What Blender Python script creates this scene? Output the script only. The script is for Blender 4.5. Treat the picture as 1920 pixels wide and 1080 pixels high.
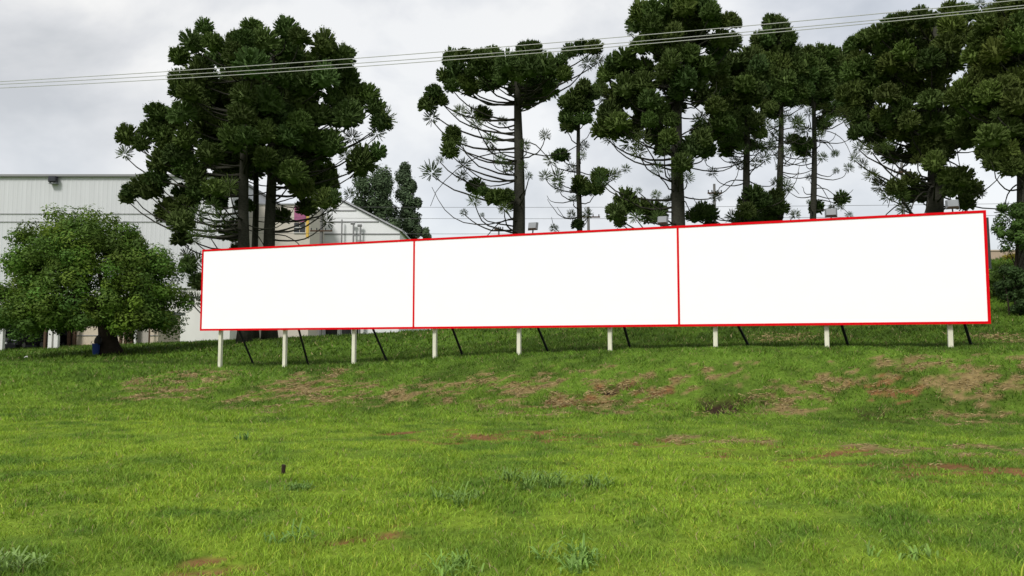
import bpy, math
import numpy as np
from math import radians, sin, cos, tan, pi

for o in list(bpy.data.objects):
    bpy.data.objects.remove(o)
S = bpy.context.scene
COL = S.collection
rng = np.random.default_rng(11)

# ------------------------------------------------------------------ camera
EYE = 1.6
F = 1500.0                      # focal length in pixels of a 1920 wide frame
PITCH = math.atan(112.0 / F)    # looking slightly up
cam_d = bpy.data.cameras.new('camera')
cam_d.sensor_width = 36.0
cam_d.lens = 36.0 * F / 1920.0
cam_d.clip_start = 0.1
cam_d.clip_end = 4000
cam = bpy.data.objects.new('camera', cam_d)
COL.objects.link(cam)
cam.location = (0, 0, EYE)
cam.rotation_euler = (pi / 2 + PITCH, 0, 0)
S.camera = cam
S.render.resolution_x = 1024
S.render.resolution_y = 576

# ------------------------------------------------------------------ sky, sun, exposure
SUN_EL = radians(44)
SUN_AZ = radians(208)           # clockwise from +Y: behind the camera, a little to the left
S.view_settings.view_transform = 'Standard'
S.view_settings.look = 'None'
S.view_settings.gamma = 1.0
S.view_settings.use_curve_mapping = False
S.view_settings.exposure = 0.92

W = bpy.data.worlds.new('World')
S.world = W
W.use_nodes = True
nt = W.node_tree
nt.nodes.clear()
N = nt.nodes.new
L = nt.links.new
out = N('ShaderNodeOutputWorld')
bg = N('ShaderNodeBackground')
bg.inputs['Strength'].default_value = 0.1
sky = N('ShaderNodeTexSky')
sky.sky_type = 'NISHITA'
sky.sun_disc = False
sky.sun_elevation = SUN_EL
sky.sun_rotation = SUN_AZ
tc = N('ShaderNodeTexCoord')
mp = N('ShaderNodeMapping')
mp.inputs['Scale'].default_value = (1.0, 1.0, 1.5)
mp.inputs['Location'].default_value = (0.35, 0.2, 0.1)
n1 = N('ShaderNodeTexNoise')
n1.inputs['Scale'].default_value = 3.9
n1.inputs['Detail'].default_value = 6
n1.inputs['Roughness'].default_value = 0.52
n1.inputs['Distortion'].default_value = 0.25
r1 = N('ShaderNodeValToRGB')
e = r1.color_ramp.elements
e[0].position = 0.37
e[0].color = (3.10, 3.21, 3.36, 1)
e[1].position = 0.62
e[1].color = (5.1, 5.08, 5.0, 1)
m = e.new(0.49)
m.color = (3.98, 4.04, 4.14, 1)
n2 = N('ShaderNodeTexNoise')
n2.inputs['Scale'].default_value = 1.6
n2.inputs['Detail'].default_value = 3
r2 = N('ShaderNodeValToRGB')
r2.color_ramp.elements[0].position = 0.35
r2.color_ramp.elements[0].color = (0.80, 0.80, 0.80, 1)
r2.color_ramp.elements[1].position = 0.70
r2.color_ramp.elements[1].color = (0.97, 0.97, 0.97, 1)
mix = N('ShaderNodeMix')
mix.data_type = 'RGBA'
L(tc.outputs['Generated'], mp.inputs['Vector'])
L(mp.outputs['Vector'], n1.inputs['Vector'])
L(mp.outputs['Vector'], n2.inputs['Vector'])
L(n1.outputs['Fac'], r1.inputs['Fac'])
L(n2.outputs['Fac'], r2.inputs['Fac'])
L(r2.outputs['Color'], mix.inputs[0])
L(sky.outputs['Color'], mix.inputs[6])
L(r1.outputs['Color'], mix.inputs[7])
sep = N('ShaderNodeSeparateXYZ')
L(tc.outputs['Generated'], sep.inputs[0])
hzr = N('ShaderNodeMapRange')
hzr.interpolation_type = 'SMOOTHSTEP'
hzr.inputs[1].default_value = 0.0
hzr.inputs[2].default_value = 0.32
hzr.inputs[3].default_value = 0.45
hzr.inputs[4].default_value = 0.0
L(sep.outputs['Z'], hzr.inputs[0])
mixh = N('ShaderNodeMix')
mixh.data_type = 'RGBA'
mixh.inputs[7].default_value = (4.55, 4.75, 4.95, 1)
L(hzr.outputs[0], mixh.inputs[0])
L(mix.outputs[2], mixh.inputs[6])
L(mixh.outputs[2], bg.inputs['Color'])
L(bg.outputs['Background'], out.inputs['Surface'])

sd = bpy.data.lights.new('sun', 'SUN')
sd.energy = 1.5
sd.angle = radians(14)
sd.color = (1.0, 0.98, 0.945)
sun = bpy.data.objects.new('sun', sd)
COL.objects.link(sun)
sun.location = (-20, -20, 40)
# direction towards the sun
sx, sy, sz = sin(SUN_AZ) * cos(SUN_EL), cos(SUN_AZ) * cos(SUN_EL), sin(SUN_EL)
sun.rotation_euler = (pi / 2 - SUN_EL, 0, pi - SUN_AZ)

# ------------------------------------------------------------------ helpers
def ray(px, py):
    cx, cy = (px - 960) / F, (540 - py) / F
    return np.array([cx, cos(PITCH) - cy * sin(PITCH), sin(PITCH) + cy * cos(PITCH)])

def P(px, py, Y):
    """world point on the line of sight of a photograph pixel, Y metres in front"""
    d = ray(px, py)
    return np.array([0, 0, EYE]) + d * (Y / d[1])

def mtl(name, base, rough=0.8, noise=0.0, nscale=5.0, spec=0.25, metal=0.0, bump=0.0, attr=None, trans=0.0, stretch=None):
    m = bpy.data.materials.new(name)
    m.use_nodes = True
    t = m.node_tree
    b = t.nodes['Principled BSDF']
    b.inputs['Roughness'].default_value = rough
    b.inputs['Specular IOR Level'].default_value = spec
    b.inputs['Metallic'].default_value = metal
    b.inputs['Base Color'].default_value = (*base, 1)
    src = None
    if attr:
        a = t.nodes.new('ShaderNodeAttribute')
        a.attribute_name = attr
        src = a.outputs['Color']
    if noise or bump:
        tx = t.nodes.new('ShaderNodeTexCoord')
        mpn = t.nodes.new('ShaderNodeMapping')
        if stretch:
            mpn.inputs['Scale'].default_value = stretch
        nz = t.nodes.new('ShaderNodeTexNoise')
        nz.inputs['Scale'].default_value = nscale
        nz.inputs['Detail'].default_value = 6
        nz.inputs['Roughness'].default_value = 0.6
        t.links.new(tx.outputs['Object'], mpn.inputs['Vector'])
        t.links.new(mpn.outputs['Vector'], nz.inputs['Vector'])
    if noise:
        mr = t.nodes.new('ShaderNodeMapRange')
        mr.inputs[1].default_value = 0.25
        mr.inputs[2].default_value = 0.75
        mr.inputs[3].default_value = 1 - noise
        mr.inputs[4].default_value = 1 + noise
        t.links.new(nz.outputs['Fac'], mr.inputs[0])
        mu = t.nodes.new('ShaderNodeMix')
        mu.data_type = 'RGBA'
        mu.blend_type = 'MULTIPLY'
        mu.inputs[0].default_value = 1.0
        if src:
            t.links.new(src, mu.inputs[6])
        else:
            mu.inputs[6].default_value = (*base, 1)
        t.links.new(mr.outputs[0], mu.inputs[7])
        src = mu.outputs[2]
    if src:
        t.links.new(src, b.inputs['Base Color'])
    if bump:
        bp = t.nodes.new('ShaderNodeBump')
        bp.inputs['Strength'].default_value = bump
        bp.inputs['Distance'].default_value = 0.03
        t.links.new(nz.outputs['Fac'], bp.inputs['Height'])
        t.links.new(bp.outputs['Normal'], b.inputs['Normal'])
    if trans:
        tr = t.nodes.new('ShaderNodeBsdfTranslucent')
        if src:
            t.links.new(src, tr.inputs['Color'])
        else:
            tr.inputs['Color'].default_value = (*base, 1)
        ms = t.nodes.new('ShaderNodeMixShader')
        ms.inputs[0].default_value = trans
        t.links.new(b.outputs[0], ms.inputs[1])
        t.links.new(tr.outputs[0], ms.inputs[2])
        t.links.new(ms.outputs[0], t.nodes['Material Output'].inputs['Surface'])
    return m

def tag(o, label=None, cat=None, group=None, kind=None):
    if label: o['label'] = label
    if cat: o['category'] = cat
    if group: o['group'] = group
    if kind: o['kind'] = kind
    return o

def link(o, parent=None):
    COL.objects.link(o)
    if parent is not None:
        o.parent = parent
    return o

def empty(name, loc):
    o = bpy.data.objects.new(name, None)
    o.empty_display_size = 0.3
    o.location = tuple(float(c) for c in loc)
    return link(o)

def tri_mesh(name, V, T, col=None, mat=None, parent=None, smooth=False):
    """mesh from numpy triangles, optional per-vertex colour"""
    V = np.asarray(V, dtype=np.float32)
    T = np.asarray(T, dtype=np.int32)
    me = bpy.data.meshes.new(name)
    me.vertices.add(len(V))
    me.vertices.foreach_set('co', V.ravel())
    k = T.shape[1]
    me.loops.add(T.size)
    me.loops.foreach_set('vertex_index', T.ravel())
    me.polygons.add(len(T))
    me.polygons.foreach_set('loop_start', np.arange(0, T.size, k, dtype=np.int32))
    if smooth:
        me.polygons.foreach_set('use_smooth', np.ones(len(T), dtype=bool))
    if col is not None:
        a = me.color_attributes.new('tint', 'FLOAT_COLOR', 'POINT')
        c4 = np.ones((len(V), 4), dtype=np.float32)
        c4[:, :3] = col
        a.data.foreach_set('color', c4.ravel())
    me.update(calc_edges=True)
    if mat: me.materials.append(mat)
    o = bpy.data.objects.new(name, me)
    return link(o, parent)

class MB:
    """collects shapes, builds one mesh object"""
    def __init__(s):
        s.v = []; s.f = []
    def add(s, vs, fs):
        k = len(s.v)
        s.v += [tuple(float(c) for c in q) for q in vs]
        s.f += [tuple(i + k for i in f) for f in fs]
        return s
    def box(s, c, size, rz=0.0):
        hx, hy, hz = [q / 2 for q in size]
        ca, sa = cos(rz), sin(rz)
        vs = []
        for z in (-hz, hz):
            for x, y in ((-hx, -hy), (hx, -hy), (hx, hy), (-hx, hy)):
                vs.append((c[0] + x * ca - y * sa, c[1] + x * sa + y * ca, c[2] + z))
        return s.add(vs, [(0, 3, 2, 1), (4, 5, 6, 7), (0, 1, 5, 4), (1, 2, 6, 5), (2, 3, 7, 6), (3, 0, 4, 7)])
    def tube(s, pts, rad, n=8, cap=True):
        pts = [np.asarray(p, float) for p in pts]
        if not hasattr(rad, '__len__'): rad = [rad] * len(pts)
        rings = []
        prev = None
        for i, p in enumerate(pts):
            t = (pts[min(i + 1, len(pts) - 1)] - pts[max(i - 1, 0)])
            t = t / (np.linalg.norm(t) + 1e-9)
            a = np.array([1.0, 0, 0]) if abs(t[0]) < 0.9 else np.array([0, 1.0, 0])
            if prev is not None: a = prev
            x = a - t * np.dot(a, t); x /= np.linalg.norm(x) + 1e-9
            prev = x
            y = np.cross(t, x)
            rings.append([p + rad[i] * (cos(2 * pi * k / n) * x + sin(2 * pi * k / n) * y) for k in range(n)])
        vs = [q for r in rings for q in r]
        fs = []
        for i in range(len(pts) - 1):
            for k in range(n):
                fs.append((i * n + k, i * n + (k + 1) % n, (i + 1) * n + (k + 1) % n, (i + 1) * n + k))
        if cap:
            fs.append(tuple(range(n - 1, -1, -1)))
            b = (len(pts) - 1) * n
            fs.append(tuple(b + k for k in range(n)))
        return s.add(vs, fs)
    def prism(s, poly, d0, d1):
        """poly: list of 3D points, extruded from offset d0 to d1 (vectors)"""
        n = len(poly)
        a = [np.asarray(p, float) + d0 for p in poly]
        b = [np.asarray(p, float) + d1 for p in poly]
        fs = [tuple(range(n - 1, -1, -1)), tuple(range(n, 2 * n))]
        for k in range(n):
            fs.append((k, (k + 1) % n, n + (k + 1) % n, n + k))
        return s.add(a + b, fs)
    def build(s, name, mat, parent=None, smooth=False, origin=None, bevel=0.0):
        me = bpy.data.meshes.new(name)
        v = s.v
        if origin is not None:
            v = [(a[0] - origin[0], a[1] - origin[1], a[2] - origin[2]) for a in v]
        me.from_pydata(v, [], s.f)
        if smooth:
            me.polygons.foreach_set('use_smooth', np.ones(len(me.polygons), dtype=bool))
        me.materials.append(mat)
        me.update()
        o = bpy.data.objects.new(name, me)
        link(o, parent)
        if bevel:
            md = o.modifiers.new('bevel', 'BEVEL')
            md.width = bevel; md.segments = 2; md.limit_method = 'ANGLE'
        return o

def hash2(ix, iy, seed):
    h = np.sin(ix * 127.1 + iy * 311.7 + seed * 74.7) * 43758.5453
    return h - np.floor(h)

def vnoise(x, y, scale, seed=0, octv=3):
    x = np.asarray(x, float) * scale; y = np.asarray(y, float) * scale
    tot = 0; amp = 1; nrm = 0
    for o in range(octv):
        ix, iy = np.floor(x), np.floor(y)
        fx, fy = x - ix, y - iy
        fx = fx * fx * (3 - 2 * fx); fy = fy * fy * (3 - 2 * fy)
        a = hash2(ix, iy, seed + o); b = hash2(ix + 1, iy, seed + o)
        c = hash2(ix, iy + 1, seed + o); d = hash2(ix + 1, iy + 1, seed + o)
        tot = tot + amp * ((a * (1 - fx) + b * fx) * (1 - fy) + (c * (1 - fx) + d * fx) * fy)
        nrm += amp
        amp *= 0.5; x = x * 2.03 + 17.3; y = y * 2.03 + 9.1
    return tot / nrm

def sstep(t):
    t = np.clip(t, 0, 1)
    return t * t * (3 - 2 * t)

# ------------------------------------------------------------------ billboard line
BH = 3.0                                     # board height in metres
def depth_from_height(px, yt, yb):
    a, b = ray(px, yt), ray(px, yb)
    return BH / (a[2] / a[1] - b[2] / b[1])
YL = depth_from_height(377, 469, 618)
YR = depth_from_height(1857, 397, 606)
PL, PR = P(378, 618, YL), P(1858, 606, YR)
BZ = 0.5 * (PL[2] + PR[2])                   # height of the lower edge
BL = np.array([PL[0], PL[1]]); BR = np.array([PR[0], PR[1]])
BLEN = np.linalg.norm(BR - BL)
BD = (BR - BL) / BLEN                        # along the boards
BN = np.array([-BD[1], BD[0]])               # towards the back
def on_line(px, py, off=0.0):
    d = ray(px, py)
    A = BL + BN * off
    t = np.dot(A, BN) / np.dot(d[:2], BN)
    return np.array([0, 0, EYE]) + d * t
POSTS = [(412, 690), (533, 691), (663, 684), (815, 674), (973, 667), (1144, 662), (1342, 655), (1551, 655), (1783, 656)]
PW = [on_line(a, b) for a, b in POSTS]
PU = [float(np.dot(p[:2] - BL, BD)) for p in PW]
PZ = [float(p[2]) for p in PW]

# ------------------------------------------------------------------ terrain
def H(x, y):
    x = np.asarray(x, float); y = np.asarray(y, float)
    qx, qy = x - BL[0], y - BL[1]
    u = qx * BD[0] + qy * BD[1]
    v = qx * BN[0] + qy * BN[1]
    c = np.interp(u, [-20] + PU + [40], [1.0] + PZ + [1.75])
    w = np.interp(u, [-15, 0, 26], [10, 7.6, 5.0])
    z = c * sstep((v + w) / (w - 0.5))
    r = x / np.maximum(y, 6)
    zb = np.interp(r, [-0.9, -.64, -.5, -.44, -.32, -.17, 0, .3, .52, .62, .9], [1.2, 1.4, 1.75, 1.85, 2.1, 2.4, 2.9, 4.4, 6.3, 7.0, 7.2])
    z = z + (zb - c) * sstep(v / np.interp(r, [0.1, 0.4], [20.0, 33.0]))
    amp = np.clip(1.2 - y / 120, 0.2, 1)
    z = z + 0.10 * (vnoise(x, y, 0.22, 3, 2) - 0.5) * amp
    z = z + 0.05 * (vnoise(x, y, 1.3, 8, 3) - 0.5) * np.where(y < 70, 1, 0)
    z = z + 0.16 * (vnoise(x, y, 0.9, 14, 3) - 0.5) * sstep((v + 9) / 3) * sstep((-0.6 - v) / 1.5)
    return z

def hz(x, y):
    return float(H(np.array([x]), np.array([y]))[0])

TT = np.concatenate([np.arange(2, 40, 0.03), np.arange(40, 140, 0.25)])
def cast(px, py):
    d = ray(px, py); d = d / d[1]
    pts = np.array([0, 0, EYE])[None] + TT[:, None] * d[None]
    below = pts[:, 2] < H(pts[:, 0], pts[:, 1])
    i = int(np.argmax(below)) if below.any() else len(TT) - 1
    return pts[i]

def ground_at(px, Y):
    p = P(px, 650, Y)
    return np.array([p[0], p[1], hz(p[0], p[1])])

# bare earth and straw patches: photo x, y, half sizes, kind (0 straw, 1 red earth, 2 dark hollow), strength
PATCH = [(307, 722, 26, 15, 0, 1.0), (350, 724, 22, 10, 0, .9), (395, 718, 20, 12, 0, .9), (270, 710, 14, 6, 0, .8),
 (565, 728, 40, 22, 0, 1.0), (560, 745, 50, 14, 0, .7), (455, 758, 26, 8, 0, .6), (720, 736, 62, 10, 0, 1.0), (690, 742, 40, 8, 0, .7), (880, 728, 50, 14, 0, .9),
 (950, 722, 40, 12, 0, .8), (1010, 720, 50, 14, 0, .7), (980, 770, 50, 10, 0, .6), (870, 750, 40, 8, 0, .5),
 (1150, 744, 95, 18, 0, 1.15), (1150, 740, 60, 9, 1, 1.0), (1060, 742, 45, 12, 0, .8), (1270, 720, 60, 14, 0, .6), (1345, 762, 34, 8, 2, 1.9),
 (1400, 765, 60, 10, 0, .6), (1520, 740, 60, 14, 0, .8), (1600, 713, 70, 12, 0, .95), (1660, 728, 26, 12, 1, .9), (1480, 735, 50, 12, 0, .6),
 (1640, 685, 60, 6, 0, .6), (1745, 688, 26, 6, 0, .9), (1800, 712, 70, 20, 0, .85), (1880, 722, 40, 12, 0, .8), (1665, 788, 24, 6, 2, 1.6), (1420, 852, 20, 5, 2, 1.2), (1060, 868, 20, 4, 2, 1.0), (1150, 735, 30, 5, 2, .9), (1830, 770, 40, 10, 0, .6),
 (1760, 790, 50, 8, 0, .5), (960, 819, 105, 6, 1, 1.1), (1060, 826, 60, 5, 1, .6), (1330, 828, 60, 5, 0, .6), (1190, 832, 40, 4, 1, .6),
 (1450, 850, 70, 9, 1, .65), (1780, 876, 150, 9, 1, .95), (1870, 880, 80, 12, 1, 1.25), (1640, 872, 60, 7, 1, .7), (1720, 842, 60, 8, 0, .6), (1850, 845, 40, 6, 0, .6),
 (455, 1064, 50, 12, 1, .8), (640, 1012, 50, 7, 1, .5), (560, 1030, 20, 5, 1, .4), (730, 1000, 40, 6, 1, .4), (1480, 632, 40, 4, 0, .8), (1900, 634, 30, 5, 0, .8),
 (1320, 700, 40, 8, 0, .5), (1090, 705, 60, 8, 0, .4), (1930, 700, 40, 14, 0, .5), (1110, 760, 90, 10, 0, .6)]
PW3 = []
for (px, py, rx, ry, kd, st) in PATCH:
    c = cast(px, py); a = cast(px, py - ry); b = cast(px, py + ry)
    hw = rx / F * c[1]
    hd = max(0.12, min(3.0, 0.5 * np.linalg.norm((a - b)[:2])))
    PW3.append((c[0], c[1], hw, hd, kd, st))

def earth(x, y):
    """straw, red earth and dark hollow amounts 0..1"""
    nz = vnoise(x * 0.8, y * 1.1, 2.0, 21, 4); nf = vnoise(x * 0.7, y * 1.3, 5.0, 31, 3)
    outv = [np.zeros_like(x), np.zeros_like(x), np.zeros_like(x)]
    for (cx, cy, hw, hd, kd, st) in PW3:
        d2 = ((x - cx) / hw) ** 2 + ((y - cy) / hd) ** 2
        mk = np.clip((st * 0.95 * np.exp(-0.42 * d2) + 2.2 * (nz - 0.5) + 3.4 * (nf - 0.5) - 0.44) * 2.8, 0, 1) * (d2 < 7)
        outv[kd] = np.maximum(outv[kd], mk)
    return outv

def grass_tone(x, y):
    """the sward's own colour: yellow-green, mid green and darker, cooler swards"""
    big = vnoise(x, y, 0.10, 41, 3); mid = vnoise(x, y, 0.55, 47, 3); fine = vnoise(x, y, 2.4, 53, 2)
    k = np.clip(0.52 + 1.0 * (big - 0.5) + 1.4 * (mid - 0.5) + 1.6 * (fine - 0.5), 0, 1)[:, None]
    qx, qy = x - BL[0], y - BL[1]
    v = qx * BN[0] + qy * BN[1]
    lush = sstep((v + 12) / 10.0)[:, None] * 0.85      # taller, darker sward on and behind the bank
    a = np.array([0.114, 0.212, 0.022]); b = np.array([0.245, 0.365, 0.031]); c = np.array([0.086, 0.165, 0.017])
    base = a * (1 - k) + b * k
    board_shade = sstep((v - 0.3) / 1.5)[:, None] * 0.28  # shade of the boards painted into the grass colour behind them
    return (base * (1 - lush) + (c * (0.7 + 0.7 * k)) * lush) * (1 - board_shade)

# ground sheet
def grid(vals):
    return np.array(sorted(set(np.round(vals, 4))))
gx = np.concatenate([np.arange(-15, 15, 0.15), -np.arange(15, 46, 0.5), np.arange(15, 46, 0.5), [s * q for s in (-1, 1) for q in (50, 58, 70, 90, 120, 170, 260, 420, 700, 1300)]])
gy = np.concatenate([np.arange(3, 33, 0.13), np.arange(33, 72, 0.6), [-900, -400, -200, -100, -50, -25, -12, -6, -3, -1, 0, 1, 2, 75, 80, 88, 100, 120, 150, 200, 280, 420, 700, 1300, 2500]])
gx, gy = grid(gx), grid(gy)
X, Y = np.meshgrid(gx, gy)
xf, yf = X.ravel(), Y.ravel()
zf = H(xf, yf)
s0, s1, s2 = earth(xf, yf)
zf = zf - 0.02 * s1 - 0.14 * s2 + 0.07 * (vnoise(xf, yf, 3.6, 91, 3) - 0.5) * np.maximum(s0, s1)
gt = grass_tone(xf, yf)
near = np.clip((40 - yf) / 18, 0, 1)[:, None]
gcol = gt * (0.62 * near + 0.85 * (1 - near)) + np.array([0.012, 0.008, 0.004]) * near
gcol = gcol * (1 - s0[:, None]) + np.array([0.190, 0.140, 0.058]) * (0.7 + 0.6 * vnoise(xf, yf, 4, 66, 3))[:, None] * s0[:, None]
redn = (0.8 + 0.5 * vnoise(xf, yf, 5, 61, 3))[:, None]
gcol = gcol * (1 - s1[:, None]) + np.array([0.165, 0.085, 0.034]) * redn * s1[:, None]
gcol = gcol * (1 - s2[:, None]) + np.array([0.032, 0.020, 0.012]) * s2[:, None]
nx, ny = len(gx), len(gy)
I = np.arange(nx * ny).reshape(ny, nx)
Q = np.stack([I[:-1, :-1], I[:-1, 1:], I[1:, 1:], I[1:, :-1]], -1).reshape(-1, 4)
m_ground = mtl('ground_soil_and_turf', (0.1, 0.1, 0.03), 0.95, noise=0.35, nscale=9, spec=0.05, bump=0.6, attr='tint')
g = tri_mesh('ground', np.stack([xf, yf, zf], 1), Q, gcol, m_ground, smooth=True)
tag(g, 'grassy field rising to a low bank with bare earth patches', 'ground', kind='structure')

# ------------------------------------------------------------------ grass
def blades(n_try, y0, y1, hmin, hmax, wid, seg, side=0.78):
    y = rng.uniform(y0, y1, n_try)
    half = side * y1 + 1.5
    x = rng.uniform(-half, half, n_try)
    ok = np.abs(x) < side * y + 1.5
    x, y = x[ok], y[ok]
    a0, a1, a2 = earth(x, y)
    cl = vnoise(x, y, 2.2, 71, 3)
    keep = rng.random(len(x)) > np.clip(0.30 * a0 + 0.93 * a1 + 0.85 * a2 + 1.2 * (0.45 - cl), 0, 1)
    x, y, a0, cl = x[keep], y[keep], a0[keep], cl[keep]
    n = len(x)
    z = H(x, y) - 0.012
    hgt = rng.uniform(hmin, hmax, n) * (0.15 + 1.3 * cl) * (1 - 0.55 * a0)
    wd = wid * rng.uniform(0.7, 1.3, n)
    ang = rng.uniform(0, 2 * pi, n)
    lean = rng.uniform(0.2, 1.5, n) * hgt * (1 + 1.2 * a0)
    fa = rng.uniform(0, 2 * pi, n)
    dx, dy = np.cos(ang) * wd / 2, np.sin(ang) * wd / 2
    lx, ly = np.cos(fa) * lean, np.sin(fa) * lean
    base = np.stack([x, y, z], 1)
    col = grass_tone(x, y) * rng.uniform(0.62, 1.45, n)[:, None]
    yel = rng.random(n) < 0.10
    col[yel] = col[yel] * np.array([1.5, 1.1, 1.6])
    dead = rng.random(n) < (0.025 + 0.72 * np.clip(a0 * 1.4, 0, 1) * np.clip(0.2 + 2.2 * (vnoise(x, y, 3.2, 83, 2) - 0.25), 0, 1))
    col[dead] = np.array([0.37, 0.285, 0.145]) * rng.uniform(0.6, 1.2, dead.sum())[:, None]
    off = np.stack([dx, dy, 0 * dx], 1)
    tip = base + np.stack([lx, ly, hgt], 1)
    if seg == 1:
        V = np.stack([base - off, base + off, tip], 1).reshape(-1, 3)
        T = np.arange(3 * n).reshape(n, 3)
        C = np.repeat(col, 3, 0)
    else:
        mid = base + np.stack([0.3 * lx, 0.3 * ly, 0.62 * hgt], 1)
        V = np.stack([base - off, base + off, mid - 0.8 * off, mid + 0.8 * off, tip], 1).reshape(-1, 3)
        k = (5 * np.arange(n))[:, None]
        T = np.concatenate([k + np.array([[0, 1, 3]]), k + np.array([[0, 3, 2]]), k + np.array([[2, 3, 4]])], 1).reshape(-1, 3)
        C = np.repeat(col, 5, 0)
    return V, T, C

m_grass = mtl('grass_blades', (0.1, 0.2, 0.02), 0.6, spec=0.2, attr='tint', trans=0.25)
parts = [blades(125000, 3.6, 7.2, 0.035, 0.085, 0.0065, 2),
         blades(130000, 7.2, 11.5, 0.04, 0.085, 0.010, 2),
         blades(140000, 11.5, 17.5, 0.045, 0.09, 0.016, 1),
         blades(150000, 17.5, 25, 0.06, 0.13, 0.026, 1),
         blades(140000, 25, 36, 0.08, 0.18, 0.040, 1),
         blades(6000, 3.6, 11, 0.08, 0.15, 0.009, 2),
         blades(100000, 36, 62, 0.10, 0.24, 0.075, 1)]
def straw():
    """dry stalks lying on the worn patches"""
    xs_, ys_ = [], []
    for (cx, cy, hw, hd, kd, st) in PW3:
        if kd == 2: continue
        n_ = int(hw * hd * 6.0 * (320 if kd == 0 else 40)) + 20
        a = rng.uniform(0, 2 * pi, n_); q = 2.0 * np.sqrt(rng.random(n_))
        xs_.append(cx + hw * q * np.cos(a)); ys_.append(cy + hd * q * np.sin(a))
    x, y = np.concatenate(xs_), np.concatenate(ys_)
    a0, a1, a2 = earth(x, y)
    patchy = vnoise(x, y, 2.6, 83, 3)
    ok = rng.random(len(x)) < np.clip(np.maximum(a0, 0.5 * a1) * (0.15 + 2.6 * (patchy - 0.3)), 0, 1)
    x, y = x[ok], y[ok]; n = len(x)
    d = np.maximum(y, 4) / 20
    ln = rng.uniform(.07, .20, n) * np.sqrt(d); wd = rng.uniform(.012, .024, n) * d
    a = rng.uniform(0, 2 * pi, n)
    z = H(x, y) + 0.012 + 0.02 * rng.random(n)
    c = np.stack([x, y, z], 1)
    al = np.stack([np.cos(a) * ln / 2, np.sin(a) * ln / 2, rng.uniform(-.3, .5, n) * ln * .5], 1)
    sd_ = np.stack([-np.sin(a) * wd / 2, np.cos(a) * wd / 2, 0 * a + .5 * wd], 1)
    V = np.stack([c - al - sd_, c - al + sd_, c + al], 1).reshape(-1, 3)
    col = np.array([0.36, 0.27, 0.125]) * rng.uniform(.5, 1.25, (n, 1)) * np.array([1, 1, 1.0])
    return V, np.arange(3 * n).reshape(n, 3), np.repeat(col, 3, 0)
parts.append(straw())
Vs, Ts, Cs, k = [], [], [], 0
for V, T, C in parts:
    Vs.append(V); Ts.append(T + k); Cs.append(C); k += len(V)
gr = tri_mesh('grass', np.concatenate(Vs), np.concatenate(Ts), np.concatenate(Cs), m_grass)
tag(gr, 'short yellow green grass covering the field and the bank', 'grass', kind='stuff')

# ------------------------------------------------------------------ materials
m_white = mtl('white_board', (0.92, 0.92, 0.93), 0.55, noise=0.008, nscale=1.5, spec=0.2)
m_red = mtl('red_trim', (0.66, 0.001, 0.006), 0.6, noise=0.05, nscale=3, spec=0.06)
m_post = mtl('cream_painted_post', (0.66, 0.64, 0.50), 0.7, noise=0.16, nscale=6, stretch=(1, 1, .3))
m_brace = mtl('dark_steel', (0.012, 0.013, 0.015), 0.6)
m_galv = mtl('galvanised_grey', (0.20, 0.21, 0.22), 0.5, noise=0.1)
m_dark = mtl('dark_grey', (0.03, 0.03, 0.035), 0.6)
m_glass = mtl('dark_glass', (0.02, 0.022, 0.025), 0.12, spec=0.5)
m_bark = mtl('araucaria_bark', (0.040, 0.039, 0.030), 0.95, noise=0.45, nscale=7, spec=0.05, bump=0.8, stretch=(1, 1, 2.2))
m_bark2 = mtl('dark_bark', (0.032, 0.025, 0.019), 0.95, noise=0.4, nscale=6, spec=0.05, bump=0.8)
m_needle = mtl('araucaria_needles', (0.04, 0.06, 0.02), 0.7, spec=0.12, attr='tint', trans=0.2)
m_leaf = mtl('broad_leaves', (0.06, 0.12, 0.02), 0.65, spec=0.15, attr='tint', trans=0.22)

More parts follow.
